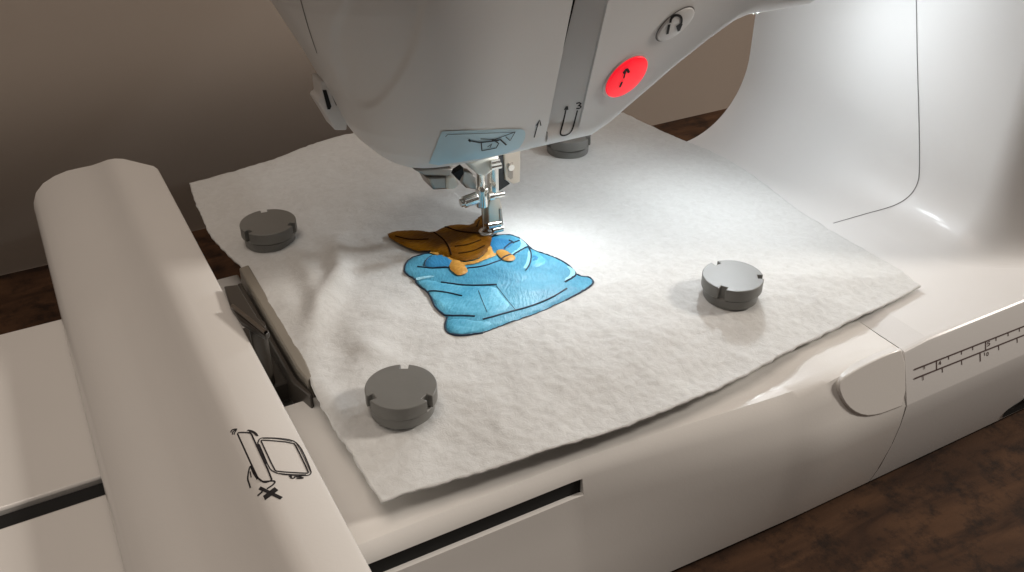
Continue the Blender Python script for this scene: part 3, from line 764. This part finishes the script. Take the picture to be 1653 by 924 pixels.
for pts, w in [([(500, 218), (560, 260), (590, 310), (600, 350)], .0008), ([(560, 182), (640, 215), (740, 222), (820, 232)], .0008), ([(620, 300), (700, 290), (770, 262)], .0007), ([(640, 340), (720, 330), (790, 296)], .0007), ([(280, 240), (360, 262), (470, 258)], .0007), ([(760, 150), (745, 190)], .0008)]:
    L = [onfab(p) for p in smooth_line([ze(*p) for p in pts], 2)]
    mb.tube([onpatch(p) for p in resample(L, .0012)], w*.5, 6)
mb.obj('dark_brown_stitching', BROWND, fab)

# ================================================================== MAGNETS
def disc_outline(r, notches, w, dp, n=72):
    P = []
    for i in range(n):
        a = 2*math.pi*i/n
        if any(abs((a-t+math.pi) % (2*math.pi)-math.pi) < w/r*.5+.02 for t in notches): 
            continue
        P.append((a, Vector((r*math.cos(a), r*math.sin(a)))))
    for t in notches:
        e = Vector((math.cos(t), math.sin(t))); s_ = Vector((-math.sin(t), math.cos(t)))
        k = math.sqrt(r*r-w*w/4); da = math.asin(w/2/r)
        P += [(t-da, e*k-s_*w/2), (t-da*.99, e*(r-dp)-s_*w/2), (t+da*.99, e*(r-dp)+s_*w/2), (t+da, e*k+s_*w/2)]
    P = [((a+2*math.pi) % (2*math.pi), p) for a, p in P]; P.sort(key=lambda q: q[0])
    return [p for _, p in P]
MS = .93
def make_magnet():
    root = thing('round_magnet', 'magnet', 'magnet', (0, 0, 0), 'grey notched magnets holding the fabric down')
    nt = [0, R(122), R(238)]
    mb = MB(); P = disc_outline(.0152, nt, .0034, .0030)
    mb.prism([Vector((p.x, p.y, .0062)) for p in P], (0, 0, 1), .0063)
    mb.obj('notched_cap', GREY, root, local=True, bevel=.0005, ang=30)
    rows = []
    for r, z in ((.0128, 0), (.0137, .0006), (.0140, .0052), (.0136, .0056), (.0126, .0058), (.0126, .0066)):
        rows.append([Vector((r*math.cos(2*math.pi*i/64), r*math.sin(2*math.pi*i/64), z)) for i in range(64)])
    mb = MB(); mb.grid(rows, True); mb.F.append(tuple(range(64))); mb.F.append(tuple(range(320, 384)))
    mb.obj('base_disc', GREY, root, local=True, ang=30)
    root.scale = (MS, MS, MS)
    return root
def copy_thing(root):
    r = root.copy(); C.objects.link(r)
    for ch in list(root.children):
        c = ch.copy(); C.objects.link(c); c.parent = r
    return r
proto = make_magnet()
SP = [((650, 658), (651, 594), 'grey notched magnet on the front left corner of the fabric nearest the warning drawing'),
      ((437, 388), (426, 338), 'grey notched magnet in shade at the back left corner of the fabric'),
      ((1179, 474), (1158, 418), 'shiny grey notched magnet on the right side of the fabric near the ruler'),
      ((916, 243), (930, 215), 'grey magnet behind the machine head, half hidden under its lower edge')]
for k, (c, nt, lab_) in enumerate(SP):
    o = proto if k == 0 else copy_thing(proto)
    p = atz(*c, ZC); q = atz(*nt, ZC+.0125)
    o.location = (p.x, p.y, ground(p.x, p.y)-.0004)
    o.rotation_euler = (0, 0, math.atan2(q.y-p.y, q.x-p.x))
    o['label'] = lab_
